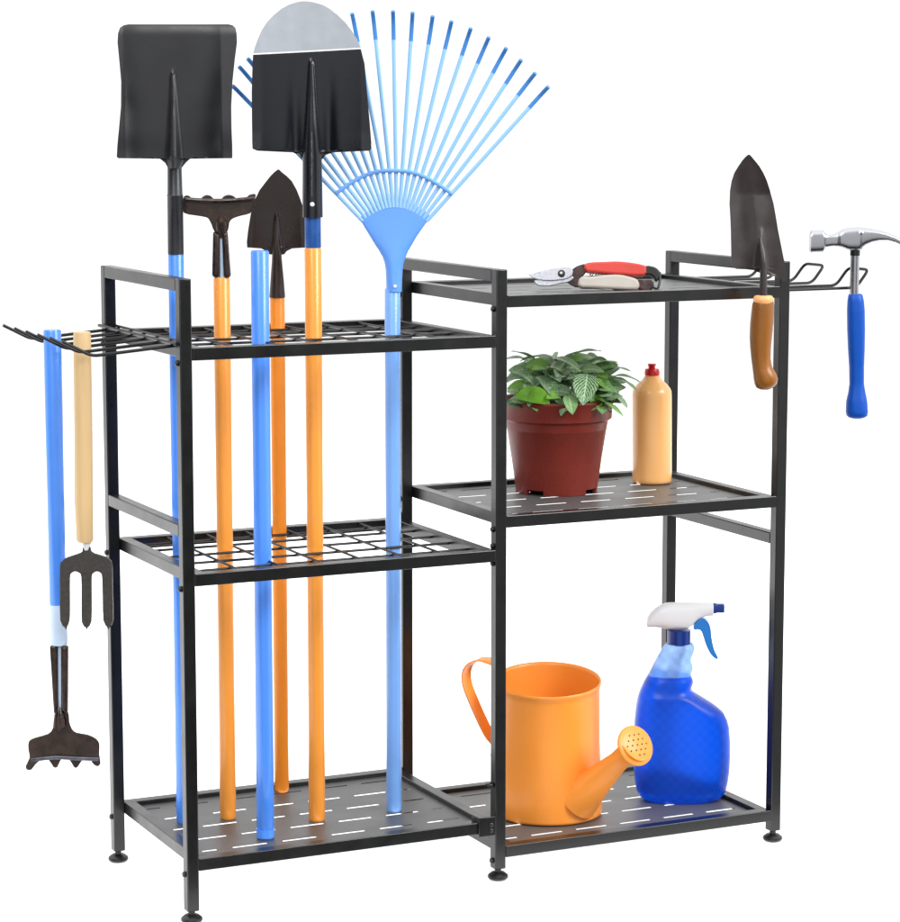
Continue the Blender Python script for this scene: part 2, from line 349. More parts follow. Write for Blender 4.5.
HO={
 'base':[-0.1099,0.15,0.3815],
 'head':[(-0.0382,-0.1708),(-0.0301,-0.1663),(-0.014,-0.1614),(-0.0086,-0.1544),(-0.0072,-0.1441),(-0.0042,-0.1319),(0.0102,-0.1319),(0.012,-0.1462),(0.015,-0.1552),(0.0205,-0.1601),(0.0341,-0.1626),(0.0452,-0.1683),(0.0487,-0.1757),(0.0481,-0.1872),(0.0495,-0.1988),(0.0454,-0.2029),(0.0394,-0.1988),(0.0356,-0.1914),(0.0287,-0.1926),(0.0213,-0.2037),(0.0165,-0.2037),(0.0095,-0.1922),(0.0014,-0.1934),(-0.0036,-0.2037),(-0.0088,-0.2037),(-0.0147,-0.1942),(-0.0227,-0.1946),(-0.03,-0.1996),(-0.0358,-0.207),(-0.0414,-0.207),(-0.0429,-0.2021),(-0.0379,-0.1914),(-0.0393,-0.1811)],
 'pts':[(0.0066,0.3364),(0.0005,-0.0004),(0.0015,-0.0503),(-0.0097,-0.0503),(0.0003,-0.0503),(-0.0014,-0.1319),(-0.0063,-0.1359),(0.0043,-0.0511),(0.013,-0.0511),(0.0106,-0.1359),(0.0026,-0.1319),(0.0003,-0.1462)],
}
FK={
 'base':[-0.0917,0.098,0.4637],
 'head':[(-0.0001,-0.0045),(-0.001,-0.0097),(-0.0065,-0.0129),(-0.0203,-0.0176),(-0.0263,-0.0224),(-0.0284,-0.0284),(-0.029,-0.0583),(-0.0293,-0.0943),(-0.024,-0.1031),(-0.0229,-0.1059),(-0.0216,-0.1031),(-0.0183,-0.0943),(-0.0175,-0.0743),(-0.0169,-0.0423),(-0.0148,-0.0368),(-0.0105,-0.0344),(-0.0058,-0.036),(-0.0031,-0.0407),(-0.0032,-0.0663),(-0.0034,-0.0963),(0.0012,-0.1031),(0.0023,-0.1059),(0.0036,-0.1031),(0.008,-0.0963),(0.009,-0.0663),(0.0094,-0.0415),(0.0119,-0.0364),(0.0162,-0.0344),(0.0205,-0.0364),(0.022,-0.0415),(0.0223,-0.0663),(0.0226,-0.0943),(0.0276,-0.1031),(0.0287,-0.1059),(0.0299,-0.1031),(0.0344,-0.0943),(0.0343,-0.0583),(0.0344,-0.0272),(0.0322,-0.0208),(0.0267,-0.0168),(0.0131,-0.0125),(0.0089,-0.0089),(0.0082,-0.0045)],
 'pts':[(0.0033,0.2547),(0.002,0.0014),(0.0038,-0.0045)],
}
TR={
 'base':[0.7813,-0.035,0.6243],
 'blade':[(0.2993,-0.0238,-0.0217),(0.2965,-0.0272,-0.0189),(0.2917,-0.0313,-0.0146),(0.2848,-0.036,-0.0086),(0.2762,-0.0411,-0.0029),(0.2659,-0.0444,0.0024),(0.2538,-0.0463,0.0071),(0.2365,-0.0467,0.0123),(0.2192,-0.0454,0.0157),(0.2019,-0.0445,0.0188),(0.1846,-0.0439,0.0226),(0.1672,-0.0433,0.0263),(0.1561,-0.0421,0.029),(0.1533,-0.0361,0.0297),(0.1522,-0.0131,0.0297),(0.1491,-0.0089,0.0305),(0.1456,0.0044,0.0312),(0.1411,0.0212,0.0317),(0.1365,0.0262,0.0297)],
 'grip':[(0.1132,-0.0139,0.0116),(0.1079,-0.0156,0.0124),(0.0975,-0.0168,0.0125),(0.0835,-0.018,0.0121),(0.0659,-0.0184,0.0106),(0.0519,-0.0175,0.0095),(0.0379,-0.0159,0.0093),(0.0273,-0.0143,0.0116),(0.0185,-0.0131,0.0167),(0.0115,-0.0123,0.0192),(0.0055,-0.0112,0.0176),(0.0006,-0.009,0.0131),(-0.0022,-0.0037,0.0069)],
 'pts':[(-0.0056,0.2026),(-0.0027,0.1567),(-0.0017,0.1167),(-0.0079,0.1324),(0.0039,0.1324),(-0.0014,0.1149)],
}
HA={
 'base':[0.9613,0.012,0.5711],
 'head':[(-0.0687,0.2222,0.2488),(-0.0675,0.2206,0.2507),(-0.0529,0.2213,0.2513),(-0.0513,0.2222,0.2504),(-0.0485,0.2273,0.2466),(-0.0447,0.2286,0.245),(-0.0377,0.2292,0.2456),(-0.0298,0.2286,0.2494),(-0.0251,0.2267,0.2526),(-0.0171,0.2238,0.2542),(-0.006,0.2235,0.2551),(-0.001,0.2248,0.2548),(0.0041,0.2298,0.2542),(0.0129,0.2339,0.2529),(0.0224,0.2361,0.251),(0.0336,0.2365,0.2478),(0.0447,0.2336,0.2434),(0.0544,0.2289,0.2387),(0.064,0.2241,0.2327),(0.0737,0.2197,0.2257),(0.0785,0.2178,0.2216)],
 'grip':[(0.1663,-0.015,0.0012),(0.1648,-0.0162,0.0025),(0.1574,-0.0173,0.0043),(0.1447,-0.0177,0.0058),(0.1192,-0.0169,0.0067),(0.0936,-0.0154,0.0069),(0.068,-0.0133,0.0065),(0.0455,-0.0125,0.007),(0.0343,-0.0138,0.0092),(0.023,-0.0162,0.0117),(0.0085,-0.0168,0.0133),(0.0031,-0.0158,0.0124),(0.0002,-0.0119,0.008),(-0.0011,-0.0057,0.0023)],
 'pts':[(-0.0086,0.2241),(-0.0084,0.2178),(-0.007,0.1654),(-0.0157,0.2146),(-0.0007,0.2146)],
}
SB={
 'base':[0.7594,0.12,0.0431],
 'body':[(0.218,-0.0239,0.0115),(0.2138,-0.0272,0.0142),(0.2086,-0.0302,0.0147),(0.2034,-0.0332,0.0123),(0.1989,-0.0355,0.0107),(0.1931,-0.0385,0.0101),(0.1878,-0.0412,0.0119),(0.1826,-0.0435,0.0126),(0.1774,-0.0459,0.0113),(0.1729,-0.0482,0.01),(0.1677,-0.0509,0.0124),(0.1628,-0.0535,0.0132),(0.1583,-0.0555,0.0119),(0.1524,-0.0582,0.0103),(0.1462,-0.0605,0.0158),(0.1392,-0.0625,0.0268),(0.1322,-0.0638,0.0378),(0.1253,-0.0647,0.0474),(0.1183,-0.0654,0.055),(0.1078,-0.0663,0.0603),(0.0973,-0.0669,0.0632),(0.0764,-0.0673,0.0648),(0.0554,-0.0671,0.0651),(0.0343,-0.0663,0.0644),(0.0168,-0.0647,0.0623),(0.0062,-0.0626,0.06),(-0.0008,-0.0594,0.056),(-0.005,-0.0549,0.0506),(-0.0079,-0.0491,0.0445)],
 'head':[(-0.0513,0.2422,0.2501),(-0.0493,0.2408,0.2553),(-0.0449,0.2405,0.2612),(-0.0392,0.2405,0.2667),(-0.0331,0.2398,0.2708),(-0.0263,0.2387,0.2733),(-0.0195,0.2374,0.2743),(-0.006,0.2367,0.2743),(0.0042,0.2377,0.2743),(0.011,0.2432,0.2743),(0.0177,0.2508,0.2743),(0.0245,0.2543,0.2743),(0.0319,0.256,0.2743),(0.0387,0.2564,0.2743)],
 'trig':[(0.0132,0.2439),(0.0185,0.2515),(0.0263,0.2529),(0.0321,0.2484),(0.0356,0.2398),(0.0372,0.226),(0.0408,0.2104),(0.046,0.1996),(0.0444,0.1969),(0.0372,0.2024),(0.0309,0.2135),(0.0267,0.226),(0.0231,0.2353),(0.0187,0.2381),(0.0133,0.2377)],
 'pts':[(-0.0225,0.218),(0.0088,0.218),(-0.0227,0.2363),(0.0085,0.2363),(0.0386,0.2726),(0.0388,0.2581),(0.0538,0.2736),(0.054,0.2595),(-0.007,0.2273),(-0.0526,0.175)],
}
WC={
 'base':[0.5612,0.1402,0.0431],
 'pts':[(-0.0011,0.1816),(0.0702,0.1816),(-0.0002,-0.0008),(0.0742,0.0035),(-0.001,0.1545),(-0.0013,0.2092)],
 'rose':[(0.1109,0.1161),(0.0815,0.1321),(0.1418,0.099),(0.0986,0.1428)],
 'spout':[(0.0499,0.0358),(0.0783,0.076),(0.0948,0.099)],
 'handle':[(-0.0657,0.2023),(-0.0787,0.2076),(-0.0917,0.2087),(-0.1037,0.2023),(-0.1088,0.1906),(-0.1073,0.1747),(-0.0994,0.1534),(-0.089,0.1294),(-0.0785,0.1081),(-0.0654,0.0894)],
}
PT={
 'base':[0.6046,0.2009,0.4694],
 'pts':[(-0.0009,0.127),(0.0782,0.127),(0.0761,0.1028),(0.0705,0.0988),(0.0554,0.0012),(-0.0002,0.0012),(-0.0554,0.0012)],
 'leaf':[(-0.0352,0.1392),(-0.0559,0.1359),(-0.0124,0.126),(-0.0362,0.1508)],
 'top':[(0.049,0.1986),(-0.0643,0.1838),(0.0935,0.1822),(0.1152,0.1475),(0.0908,0.1193),(-0.0674,0.1524)],
}
SZ={
 'base':[0.759,0.2119,0.4694],
 'body':[(0.1503,-0.0104,0.0078),(0.148,-0.0117,0.0095),(0.1429,-0.015,0.0132),(0.1372,-0.0214,0.0193),(0.1311,-0.026,0.0241),(0.127,-0.0277,0.0258),(0.1209,-0.0283,0.0262),(0.0769,-0.0279,0.0267),(0.0088,-0.0272,0.0275),(-0.0008,-0.0271,0.0276),(-0.0038,-0.0257,0.0263),(-0.0052,-0.023,0.023)],
 'cap':[(0.1655,-0.0069,0.0039),(0.1645,-0.0075,0.0046),(0.1615,-0.0065,0.0033),(0.1591,-0.0061,0.003),(0.1584,-0.0105,0.008),(0.1547,-0.0114,0.0094),(0.1503,-0.0114,0.0094)],
}
PR={
 'base':[0.6413,0.1496,0.7463],
 'blade':[(-0.0956,0.0148),(-0.0956,0.0151),(-0.0857,0.0185),(-0.0687,0.0225),(-0.0532,0.025),(-0.044,0.0253),(-0.0387,0.0219),(-0.0389,0.0157),(-0.0439,0.0117),(-0.0531,0.0092),(-0.0686,0.008),(-0.0826,0.0092),(-0.0909,0.0117)],
 'hook':[(-0.0887,0.008),(-0.0841,0.0092),(-0.0686,0.0098),(-0.0532,0.0111),(-0.0392,0.0142),(-0.0377,0.0104),(-0.0438,0.0061),(-0.0531,0.0043),(-0.0649,0.0015),(-0.0763,0.0005),(-0.0841,0.0018),(-0.0878,0.0049)],
 'red':[(-0.0223,0.029),(-0.0131,0.0315),(0.0024,0.0321),(0.0209,0.0327),(0.0395,0.0308),(0.0519,0.0284),(0.0575,0.0253),(0.057,0.0151),(0.0459,0.0135),(0.0273,0.0148),(0.0087,0.016),(-0.0099,0.0179),(-0.0216,0.0197)],
 'white':[(-0.0284,0.0117),(-0.016,0.0117),(0.0025,0.0142),(0.0211,0.0148),(0.0366,0.0117),(0.0465,0.0073),(0.0479,-0.0038),(0.0337,-0.005),(0.0089,-0.0038),(-0.0097,-0.0026),(-0.0308,-0.0013)],
 'metal':[(-0.0476,0.0104),(-0.0378,0.024),(-0.0285,0.029),(-0.0199,0.0296),(-0.021,0.0188),(-0.0269,0.0117),(-0.0296,-0.0007),(-0.0407,0.0024)],
 'cap':[(0.055,0.0265),(0.0674,0.0259),(0.0743,0.021),(0.0768,0.0148),(0.0744,0.0092),(0.0695,0.0061),(0.0676,0.0111),(0.062,0.0148),(0.0558,0.0148)],
 'end':[(0.0453,0.008),(0.0552,0.0073),(0.0645,0.008),(0.0677,0.0018),(0.0646,-0.005),(0.0569,-0.0069),(0.046,-0.0032)],
 'pts':[(-0.0532,0.0166),(0.0677,-0.0026),(0.0744,0.0126)],
}


def seat(D, key):          # the outline's lowest point stands on the shelf
    zs = [r[0] for r in D[key]]; lo, hi = min(zs), max(zs)
    D[key] = [(z-lo*(1-(z-lo)/(hi-lo))+.0003*(1-(z-lo)/(hi-lo)), a, b) for z, a, b in D[key]]
seat(SB, 'body'); seat(SZ, 'body')
# ------------------------------------------------------------------ setting
n = FLOORM.node_tree.nodes; l = FLOORM.node_tree.links            # made translucent so the added lamp below can whiten it
tr = n.new('ShaderNodeBsdfTranslucent'); tr.inputs[0].default_value = (.92, .92, .92, 1)
mx = n.new('ShaderNodeMixShader'); mx.inputs[0].default_value = .5
l.new(n['Principled BSDF'].outputs[0], mx.inputs[1]); l.new(tr.outputs[0], mx.inputs[2]); l.new(mx.outputs[0], n['Material Output'].inputs['Surface'])
bm = BM(); bm.faces.new([bm.verts.new(v) for v in ((-6, -.12, .0045), (8, -.12, .0045), (8, 9, .0045), (-6, 9, .0045))])
fl = done(bm, 'floor', FLOORM, smooth=False); fl['kind'] = 'structure'

# ------------------------------------------------------------------ the rack
p, DD, XM, XR, H, Z0 = .0151, .30, .4142, .8274, .7844, .0195
a1, a2, a3, b1, b2, b3, c1, c2 = .7030, .4332, .0842, .7523, .4754, .0491, .4920, .4245
rack = thing('storage_rack', 'black steel two-section garden tool rack with three shelves a side and hooks at both ends', 'rack')
BV = .0012
for X in (0, XM, XR):
    for y in (0, DD-p):
        bm = BM(); box(bm, X, X+p, y, y+p, Z0, H); done(bm, 'post', BLACK, rack, bevel=BV)
        bm = BM(); lathe(bm, [(.0042, Z0-.0005), (.0042, .0145), (.0085, .0140), (.0128, .0105), (.0134, .0080), (.0118, .0055), (.0105, .0046)], 32, (X+p/2, y+p/2))
        done(bm, 'levelling_foot', RUB, rack)
    bm = BM(); box(bm, X, X+p, p, DD-p, H-p, H); done(bm, 'top_bar', BLACK, rack, bevel=BV)
for X, c in ((0, c1), (XR, c2)):
    bm = BM(); box(bm, X, X+p, p, DD-p, c-p, c); done(bm, 'cross_bar', BLACK, rack, bevel=BV)
def slot_panel(x0, x1, y0, y1, zt, th, slots):
    """perforated sheet: slots are (xa, xb, ya, yb) rectangles cut right through"""
    xs = sorted({round(v, 5) for v in [x0, x1]+[s[0] for s in slots]+[s[1] for s in slots]})
    ys = sorted({round(v, 5) for v in [y0, y1]+[s[2] for s in slots]+[s[3] for s in slots]})
    bm = BM(); nx, ny = len(xs), len(ys)
    T = [[bm.verts.new((x, y, zt)) for y in ys] for x in xs]; B = [[bm.verts.new((x, y, zt-th)) for y in ys] for x in xs]
    def solid(i, j):
        if i < 0 or j < 0 or i >= nx-1 or j >= ny-1: return False
        cx, cy = (xs[i]+xs[i+1])/2, (ys[j]+ys[j+1])/2
        return not any(a < cx < b and c < cy < d for a, b, c, d in slots)
    for i in range(nx-1):
        for j in range(ny-1):
            if not solid(i, j): continue
            bm.faces.new((T[i][j], T[i+1][j], T[i+1][j+1], T[i][j+1])); bm.faces.new((B[i][j], B[i][j+1], B[i+1][j+1], B[i+1][j]))
            for (di, dj, (u, v)) in ((-1, 0, ((i, j), (i, j+1))), (1, 0, ((i+1, j), (i+1, j+1))), (0, -1, ((i, j), (i+1, j))), (0, 1, ((i, j+1), (i+1, j+1)))):
                if not solid(i+di, j+dj):
                    bm.faces.new((T[u[0]][u[1]], T[v[0]][v[1]], B[v[0]][v[1]], B[u[0]][u[1]]))
    bmesh.ops.delete(bm, geom=[v for v in bm.verts if not v.link_faces], context='VERTS')
    return bm
def shelf(x0, x1, zt, grid):
    bm = BM()                                   # square tube frame, mitre-free: long rails run full width
    box(bm, x0, x1, 0, p, zt-p, zt); box(bm, x0, x1, DD-p, DD, zt-p, zt)
    box(bm, x0, x0+p, p, DD-p, zt-p, zt); box(bm, x1-p, x1, p, DD-p, zt-p, zt)
    fr = done(bm, 'shelf', BLACK, rack, smooth=False, bevel=.0008)
    if grid:
        bm = BM(); zg = zt-.0062
        for y in (.0525, .1060, .1600, .2140, .2600):
            tube(bm, [(x0+p-.001, y, zg), (x1-p+.001, y, zg)], .0017, 8)
        for k in range(6):
            x = .0785+.0543*k; tube(bm, [(x, p-.001, zg+.0032), (x, DD-p+.001, zg+.0032)], .0017, 8)
        done(bm, 'wire_grid', WIRE, fr)
    else:
        sl = []
        off = [.0765, .1085, .1425, .1095, .1425]
        for r in range(5):
            y = .0495+.0532*r; s0 = x0-.0151+off[r]
            k0 = -2
            for k in range(k0, 8):
                a = s0+.0662*k; b = a+.0455
                a = max(a, x0+p+.006); b = min(b, x1-p-.008)
                if b-a > .008: sl.append((a, b, y-.0028, y+.0028))
        bm = slot_panel(x0+p+.0003, x1-p-.0003, p+.0003, DD-p-.0003, zt-.006, .0005, sl)
        done(bm, 'shelf_panel', PLATE if x0 < XM else PLATE_LIT, fr, smooth=False)
    return fr
for z, g in ((a1, 1), (a2, 1), (a3, 0)): shelf(p+.0002, XM-.0002, z, g)
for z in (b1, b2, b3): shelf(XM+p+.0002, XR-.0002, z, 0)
def bolt(x, y, z):
    bm = BM(); dotter(bm, (x, y, z), .0036, .0035, 'x'); done(bm, 'bolt', RUB, rack)
for z in (a1-p-.003, a2-p-.003, a3-p-.004):
    for y in (p*.55, DD-p*.45): bolt(0, y, z)
for z in (b1-p-.002, b2-p-.002, b3-p-.004, a2-p-.003, a2+.004):
    for y in (p*.55, DD-p*.45): bolt(XM, y, z)
# bracket joining the two sections low at the front, with its two screws
bm = BM(); box(bm, XM-.0245, XM-.0006, -.0026, -.0003, a3-p-.003, a3+.0065); box(bm, XM-.0245, XM-.0222, -.0003, .02, a3+.0003, a3+.0065)
br = done(bm, 'bracket', BLACK, rack, bevel=.0006)
for dz in (-.004, .0-.0115):
    bm = BM(); dotter(bm, (XM-.007, -.0026, a3+dz), .0026, .0014); done(bm, 'screw', BLACK, br)
bm = BM(); lathe(bm, [(.0035, 0), (.0035, .004), (.002, .006)], 16); box(bm, -.0012, .0012, -.008, .008, .002, .005)
wn = done(bm, 'wing_nut', RUB, rack); wn.location = (XM-.001, p*.5, .129); wn.rotation_euler = (0, -math.pi/2, 0)
# hook racks
hk = BM()
for k in range(6):
    y = .020+.0500*k
    tube(hk, bent([(.0145, y, .7055), (-.004, y, .7045), (-.101, y, .6965), (-.1365, y, .7150)], .008), .0020, 10)
hkl = done(hk, 'hook_rail', WIRE, rack)
bm = BM(); tube(bm, [(-.0032, .002, .7080), (-.0032, .299, .7080)], .0022, 8); tube(bm, [(.0130, .018, .7085), (.0130, .282, .7085)], .0016, 8)
done(bm, 'hook_crossbar', WIRE, hkl)
hk = BM()
for y in (.030, .137, .244):
    tube(hk, bent([(XR+.002, y, .7445), (.966, y, .7445), (.9855, y, .7680), (.9855, y+.048, .7680), (.966, y+.048, .7445), (XR+.002, y+.048, .7445)], .009, 6), .0021, 10)
hkr = done(hk, 'hook_rail', WIRE, rack)
bm = BM(); tube(bm, [(XR+p+.003, .01, .7408), (XR+p+.003, .296, .7408)], .0021, 8); done(bm, 'hook_crossbar', WIRE, hkr)

RZ = -YAW
def pole(r, z0, z1, ma, par, name='handle', x=0., taper=0.):
    bm = BM(); rings(bm, [[(x+q*math.cos(2*math.pi*j/32), q*math.sin(2*math.pi*j/32), z) for j in range(32)] for q, z in ((r*.86, z0), (r, z0+.003), (r-taper, z1-.002), ((r-taper)*.9, z1))])
    return done(bm, name, ma, par)
def at(D, k): return D['pts'][k]
# ---- square shovel
t = thing('square_shovel', 'tall blue-handled shovel with square grey-black blade, in the left corner of the rack', 'shovel', SQ['base'], RZ)
rows = SQ['blade']; zt, zb = rows[0][0], at(SQ, 2)[1]; z205 = at(SQ, 0)[1]
def ridge(x, z, ztop, zbot, w0, w1, h0, h1, x0=0., sharp=2.):
    if z > ztop+.004: return 0
    q = max(0, min(1, (ztop+.004-z)/(ztop-zbot+.004))); w = w0+(w1-w0)*q; h = (h0+(h1-h0)*q)*min(1, (ztop+.004-z)/.006)
    u = abs(x-x0)/w
    return -h*(math.cos(u*math.pi)+1)/2 if u < 1 else 0
def ysq(x, z):
    hw = .060; q = max(0, min(1, (zt-z)/(zt-zb)))
    u = min(1, abs(x)/hw)
    dish = -.010*u**4*(.35+.65*q)-.004*q*u*u
    lip = .0025*max(0, 1-(zt-z)/.010)**2
    return dish+lip-.004+ridge(x, z, z205, zb, .003, .012, .002, .011)+.004*math.exp(-((z-zb)/.02)**2)*u
bm = BM(); sheet(bm, densify(rows, .0035), ysq, .0018, 72); done(bm, 'blade', SHOVEL, t, sharp=50)
zc, zd, ze = at(SQ, 2)[1], at(SQ, 3)[1], at(SQ, 4)[1]
bm = BM(); tube(bm, [(0, -.001, ze), (0, -.001, zd-.001), (0, -.001, zd), (0, -.001, zd+.002), (0, -.002, zc+.004), (0, -.0035, zc+.03)], [.0100, .0098, .0103, .0094, .0086, .005], 24); done(bm, 'socket', SOCK, t)
pole(.0098, 0, ze+.002, BLUE, t)
# ---- cultivator / hoe head
t = thing('garden_rake', 'short orange-handled rake with dark wavy-edged brown head, left of the small pointed spade', 'rake', CU['base'], RZ)
def tooth_head(name, pts, par, ma, flip=1):
    bm = BM(); slab(bm, pts, -.0045, -.0015, 2); o = done(bm, name, ma, par, sharp=60, bevel=.0011, seg=3); return o
o = tooth_head('head', CU['head'], t, RUSTY)
xc = at(CU, 9)[0]; zn = at(CU, 9)[1]
bm = BM(); x0, x1_ = CU['head'][0][0], CU['head'][24][0]
zt_ = CU['head'][8][1]
tube(bm, smooth_path([(x0+.001, -.0055, zt_-.0045), (x0*.5, -.0075, zt_-.006), (0, -.008, zt_-.0065), (x1_*.5, -.0075, zt_-.0055), (x1_-.001, -.0055, zt_-.0035)]), .0028, 10); done(bm, 'rib', RUSTY, o)
bm = BM(); tube(bm, [(xc, -.004, zn-.016), (xc, -.0075, zn-.004), (xc, -.0085, zn+.002), (xc, -.006, zn+.009)], [.0045, .0068, .0062, .002], 20); done(bm, 'boss', RUSTY, o)
P_ = CU['pts']
for a, b, c, d in ((0, 1, 2, 3), (4, 5, 6, 7)):
    bm = BM(); q = [P_[i] for i in (a, b, c, d)]
    slab(bm, q, -.0105, .004); done(bm, 'socket_half', RUSTY, t, bevel=.004, seg=4)
pole(.0104, 0, P_[2][1], ORANGE, t, x=P_[8][0]*0+.0)
bm = BM(); tube(bm, [(xc, -.001, P_[2][1]-.001), (xc, -.001, zn-.01)], .0045, 16); done(bm, 'tang', PALESLEEVE, t)
# ---- plain pole
t = thing('broom_pole', 'plain blue pole with no head, ending just below the small brown pointed spade', 'pole', BP['base'], RZ)
pole(.0111, .012, BP['pts'][0][1], BLUE, t, 'shaft'); bm = BM(); lathe(bm, [(.0098, .0), (.0113, .002), (.0113, .0125)], 32); done(bm, 'end_cap', BLUE, t)
# ---- small pointed spade
t = thing('pointed_spade', 'small dark brown pointed spade on an orange handle, just behind the plain blue pole', 'spade', SP['base'], RZ)
rows = SP['blade']; q0 = SP['pts']
def ysp(x, z):
    k = (rows[0][0]-z)/.09; u = min(1, abs(x)/.032)
    return -.005*u*u*min(1, k)-.001+ridge(x, z, q0[0][1]-.02, q0[1][1], .002, .008, .001, .0075, 0)
bm = BM(); sheet(bm, densify(rows, .0022), ysp, .0016, 48); done(bm, 'blade', BROWN, t, sharp=50)
z1, z2 = q0[2][1], q0[3][1]
bm = BM(); tube(bm, [(0, -.001, z2), (0, -.001, (z1+z2)/2), (0, -.002, z1), (0, -.0035, z1+.014), (0, -.004, z1+.03)], [.0105, .0088, .0068, .006, .003], 24); done(bm, 'socket', BROWN, t)
pole(.0096, 0, z2+.003, DORANGE, t)
# ---- round-point shovel
t = thing('round_point_shovel', 'tall shovel with a large round-point black blade tipped in silver, on an orange handle', 'shovel', RD['base'], RZ)
rows = RD['blade']; q0 = RD['pts']
line0, line1 = q0[12], q0[13]
slope = (line1[1]-line0[1])/(line1[0]-line0[0]); zc_ = line0[1]-slope*line0[0]
TWO = blade_two_tone('black_and_silver_enamel', (.005, .006, .010), (.40, .43, .47), zc_, slope)
zr0, zr1 = q0[0][1], q0[2][1]
def yrd(x, z):
    k = max(0, min(1, (rows[0][0]-z)/.19)); u = min(1, abs(x)/.062)
    d = -.008*u*u*(.4+.6*k)-.003*k
    v = .004*math.exp(-((abs(x)-.021)/.007)**2)*max(0, (zr0-z)/(zr0-zr1))       # valleys beside the ridge
    return d+v+ridge(x, z, zr0, zr1, .0035, .012, .003, .012)-.006*u*u*max(0, 1-(z-zr1)/.03)*.35*(z < zr1+.03)
bm = BM(); sheet(bm, densify(rows, .003), yrd, .0018, 80); done(bm, 'blade', TWO, t, sharp=50)
zs0, zs1 = q0[3][1], q0[4][1]
bm = BM(); tube(bm, [(0, -.002, zs0+.004), (0, -.002, zs0+.02), (0, -.003, zs1), (0, -.005, zs1+.02), (0, -.005, zs1+.05), (.0, -.003, zr0-.002)], [.0128, .0126, .0120, .0100, .007, .0025], 28); done(bm, 'socket', mat('black_enamel_socket', (.010, .011, .016), .22, rvar=.06), t)
bm = BM(); tube(bm, [(-.0005, -.0148, zs0+.03), (0, -.0158, zs1), (0, -.0155, zs1+.03)], .0012, 8); done(bm, 'seam', STEEL, t)
bm = BM(); dotter(bm, (q0[6][0], -.0140, q0[6][1]), .0028, .0018); done(bm, 'rivet', WHITE, t)
zs2 = q0[9][1]
bm = BM(); lathe(bm, [(.0098, zs2), (.0102, zs2+.001), (.0102, zs0+.012)], 32); done(bm, 'sleeve', NAVYP, t)
pole(.0106, 0, zs2, ORANGE, t)
# ---- leaf rake
t = thing('leaf_rake', 'pale blue fan-shaped leaf rake with splayed tines, beside the middle posts', 'rake', LR['base'], RZ)
rows = LR['fan']; q0 = LR['pts']; zc, zv, zg = q0[0][1], q0[1][1], q0[2][1]
def yfan(x, z):
    q = max(0, min(1, (z-zc)/(rows[0][0]-zc)))
    a = lerp_at(rows, z, 1); b = lerp_at(rows, z, 2); hw = (b-a)/2; u = min(1, abs(x-(a+b)/2)/max(hw, .001))
    r = .0105*(1-q)+.012*q*(1-q)
    return .001-r*math.sqrt(max(0, 1-u*u))*(1-.7*q)-.002
bm = BM(); sheet(bm, densify(rows, .003), yfan, .0022, 48); fan = done(bm, 'fan', BLUEPLASTIC, t, sharp=50, bevel=0)
n = len(LR['tips'])
arc = smooth_path([(x, 0, z) for x, z in LR['bar']], 8)
bm = BM(); tube(bm, [(v.x, -.0035, v.z) for v in arc], .0026, 10, flat=.6, side=(0, 1, 0)); done(bm, 'brace', mat('light_blue_brace', (.17, .42, .93), .35), t)
for i in range(n):
    (tx, tz), (rx, rz_) = LR['tips'][i], LR['roots'][i]
    d = Vector((tx-rx, 0, tz-rz_)); ln = d.length; d.normalize(); a = Vector((rx, -.0005, rz_))-d*.006
    bm = BM(); s = a+d*(ln-.030)
    pts = [a, s, s+d*.004]
    tube(bm, pts, .0027, 10, flat=.6, side=(0, 1, 0)); ti = done(bm, 'tine', TINE, t)
    bm = BM(); e0 = s+d*.003
    tube(bm, [e0+Vector((0, 0, 0)), e0+d*.018, e0+d*.030+Vector((0, -.004, 0)), e0+d*.036+Vector((0, -.012, 0))], .0027, 8, flat=.6, side=(0, 1, 0)); done(bm, 'tine_tip', TINETIP, ti)
bm = BM(); dotter(bm, (q0[1][0], -.0115, zv), .0022, .0014); done(bm, 'rivet', WHITE, t)
pole(.0099, 0, zc+.004, PALE, t)
# ---- hanging hoe (head down)
t = thing('long_handled_hoe', 'blue-handled tool hanging head-down at far left, its brown head scalloped along the bottom edge', 'hoe', HO['base'], RZ)
q0 = HO['pts']; xc = q0[1][0]
o = tooth_head('head', HO['head'], t, RUSTY)
zl = min(z for x, z in HO['head'])
bm = BM(); tube(bm, smooth_path([(HO['head'][0][0]+.002, -.0045, zl+.0125), (xc-.012, -.006, zl+.0155), (xc, -.0065, zl+.016), (xc+.02, -.006, zl+.0148), (HO['head'][14][0]-.002, -.0045, zl+.0135)]), .0024, 10, flat=.6, side=(0, 1, 0)); done(bm, 'rib', mat('worn_bright_edge', (.075, .08, .10), .4, .4, var=.5, noise_scale=90), o)
zn = q0[11][1]
bm = BM(); tube(bm, [(q0[11][0], -.005, zn+.018), (q0[11][0], -.0085, zn+.004), (q0[11][0], -.0085, zn-.004), (q0[11][0], -.004, zn-.014)], [.004, .0068, .0078, .002], 20); done(bm, 'boss', RUSTY, o)
bm = BM(); slab(bm, [q0[3], q0[4], q0[5], q0[6]], -.0095, .003); done(bm, 'socket_half', RUSTY, t, bevel=.003, seg=3)
bm = BM(); slab(bm, [q0[7], q0[8], q0[9], q0[10]], -.0095, .003); done(bm, 'socket_half', RUSTY, t, bevel=.003, seg=3)
bm = BM(); tube(bm, [(q0[2][0], -.001, q0[2][1]+.002), (q0[2][0]+.0006, -.001, q0[5][1]+.002)], .0042, 16); done(bm, 'tang', PALESLEEVE, t)
bm = BM(); lathe(bm, [(.0105, q0[2][1]), (.0112, q0[2][1]+.002), (.0104, q0[1][1]), ], 32, (xc, 0)); done(bm, 'sleeve', PALESLEEVE, t)
pole(.0106, q0[1][1]-.001, q0[0][1], BLUE, t, x=xc)
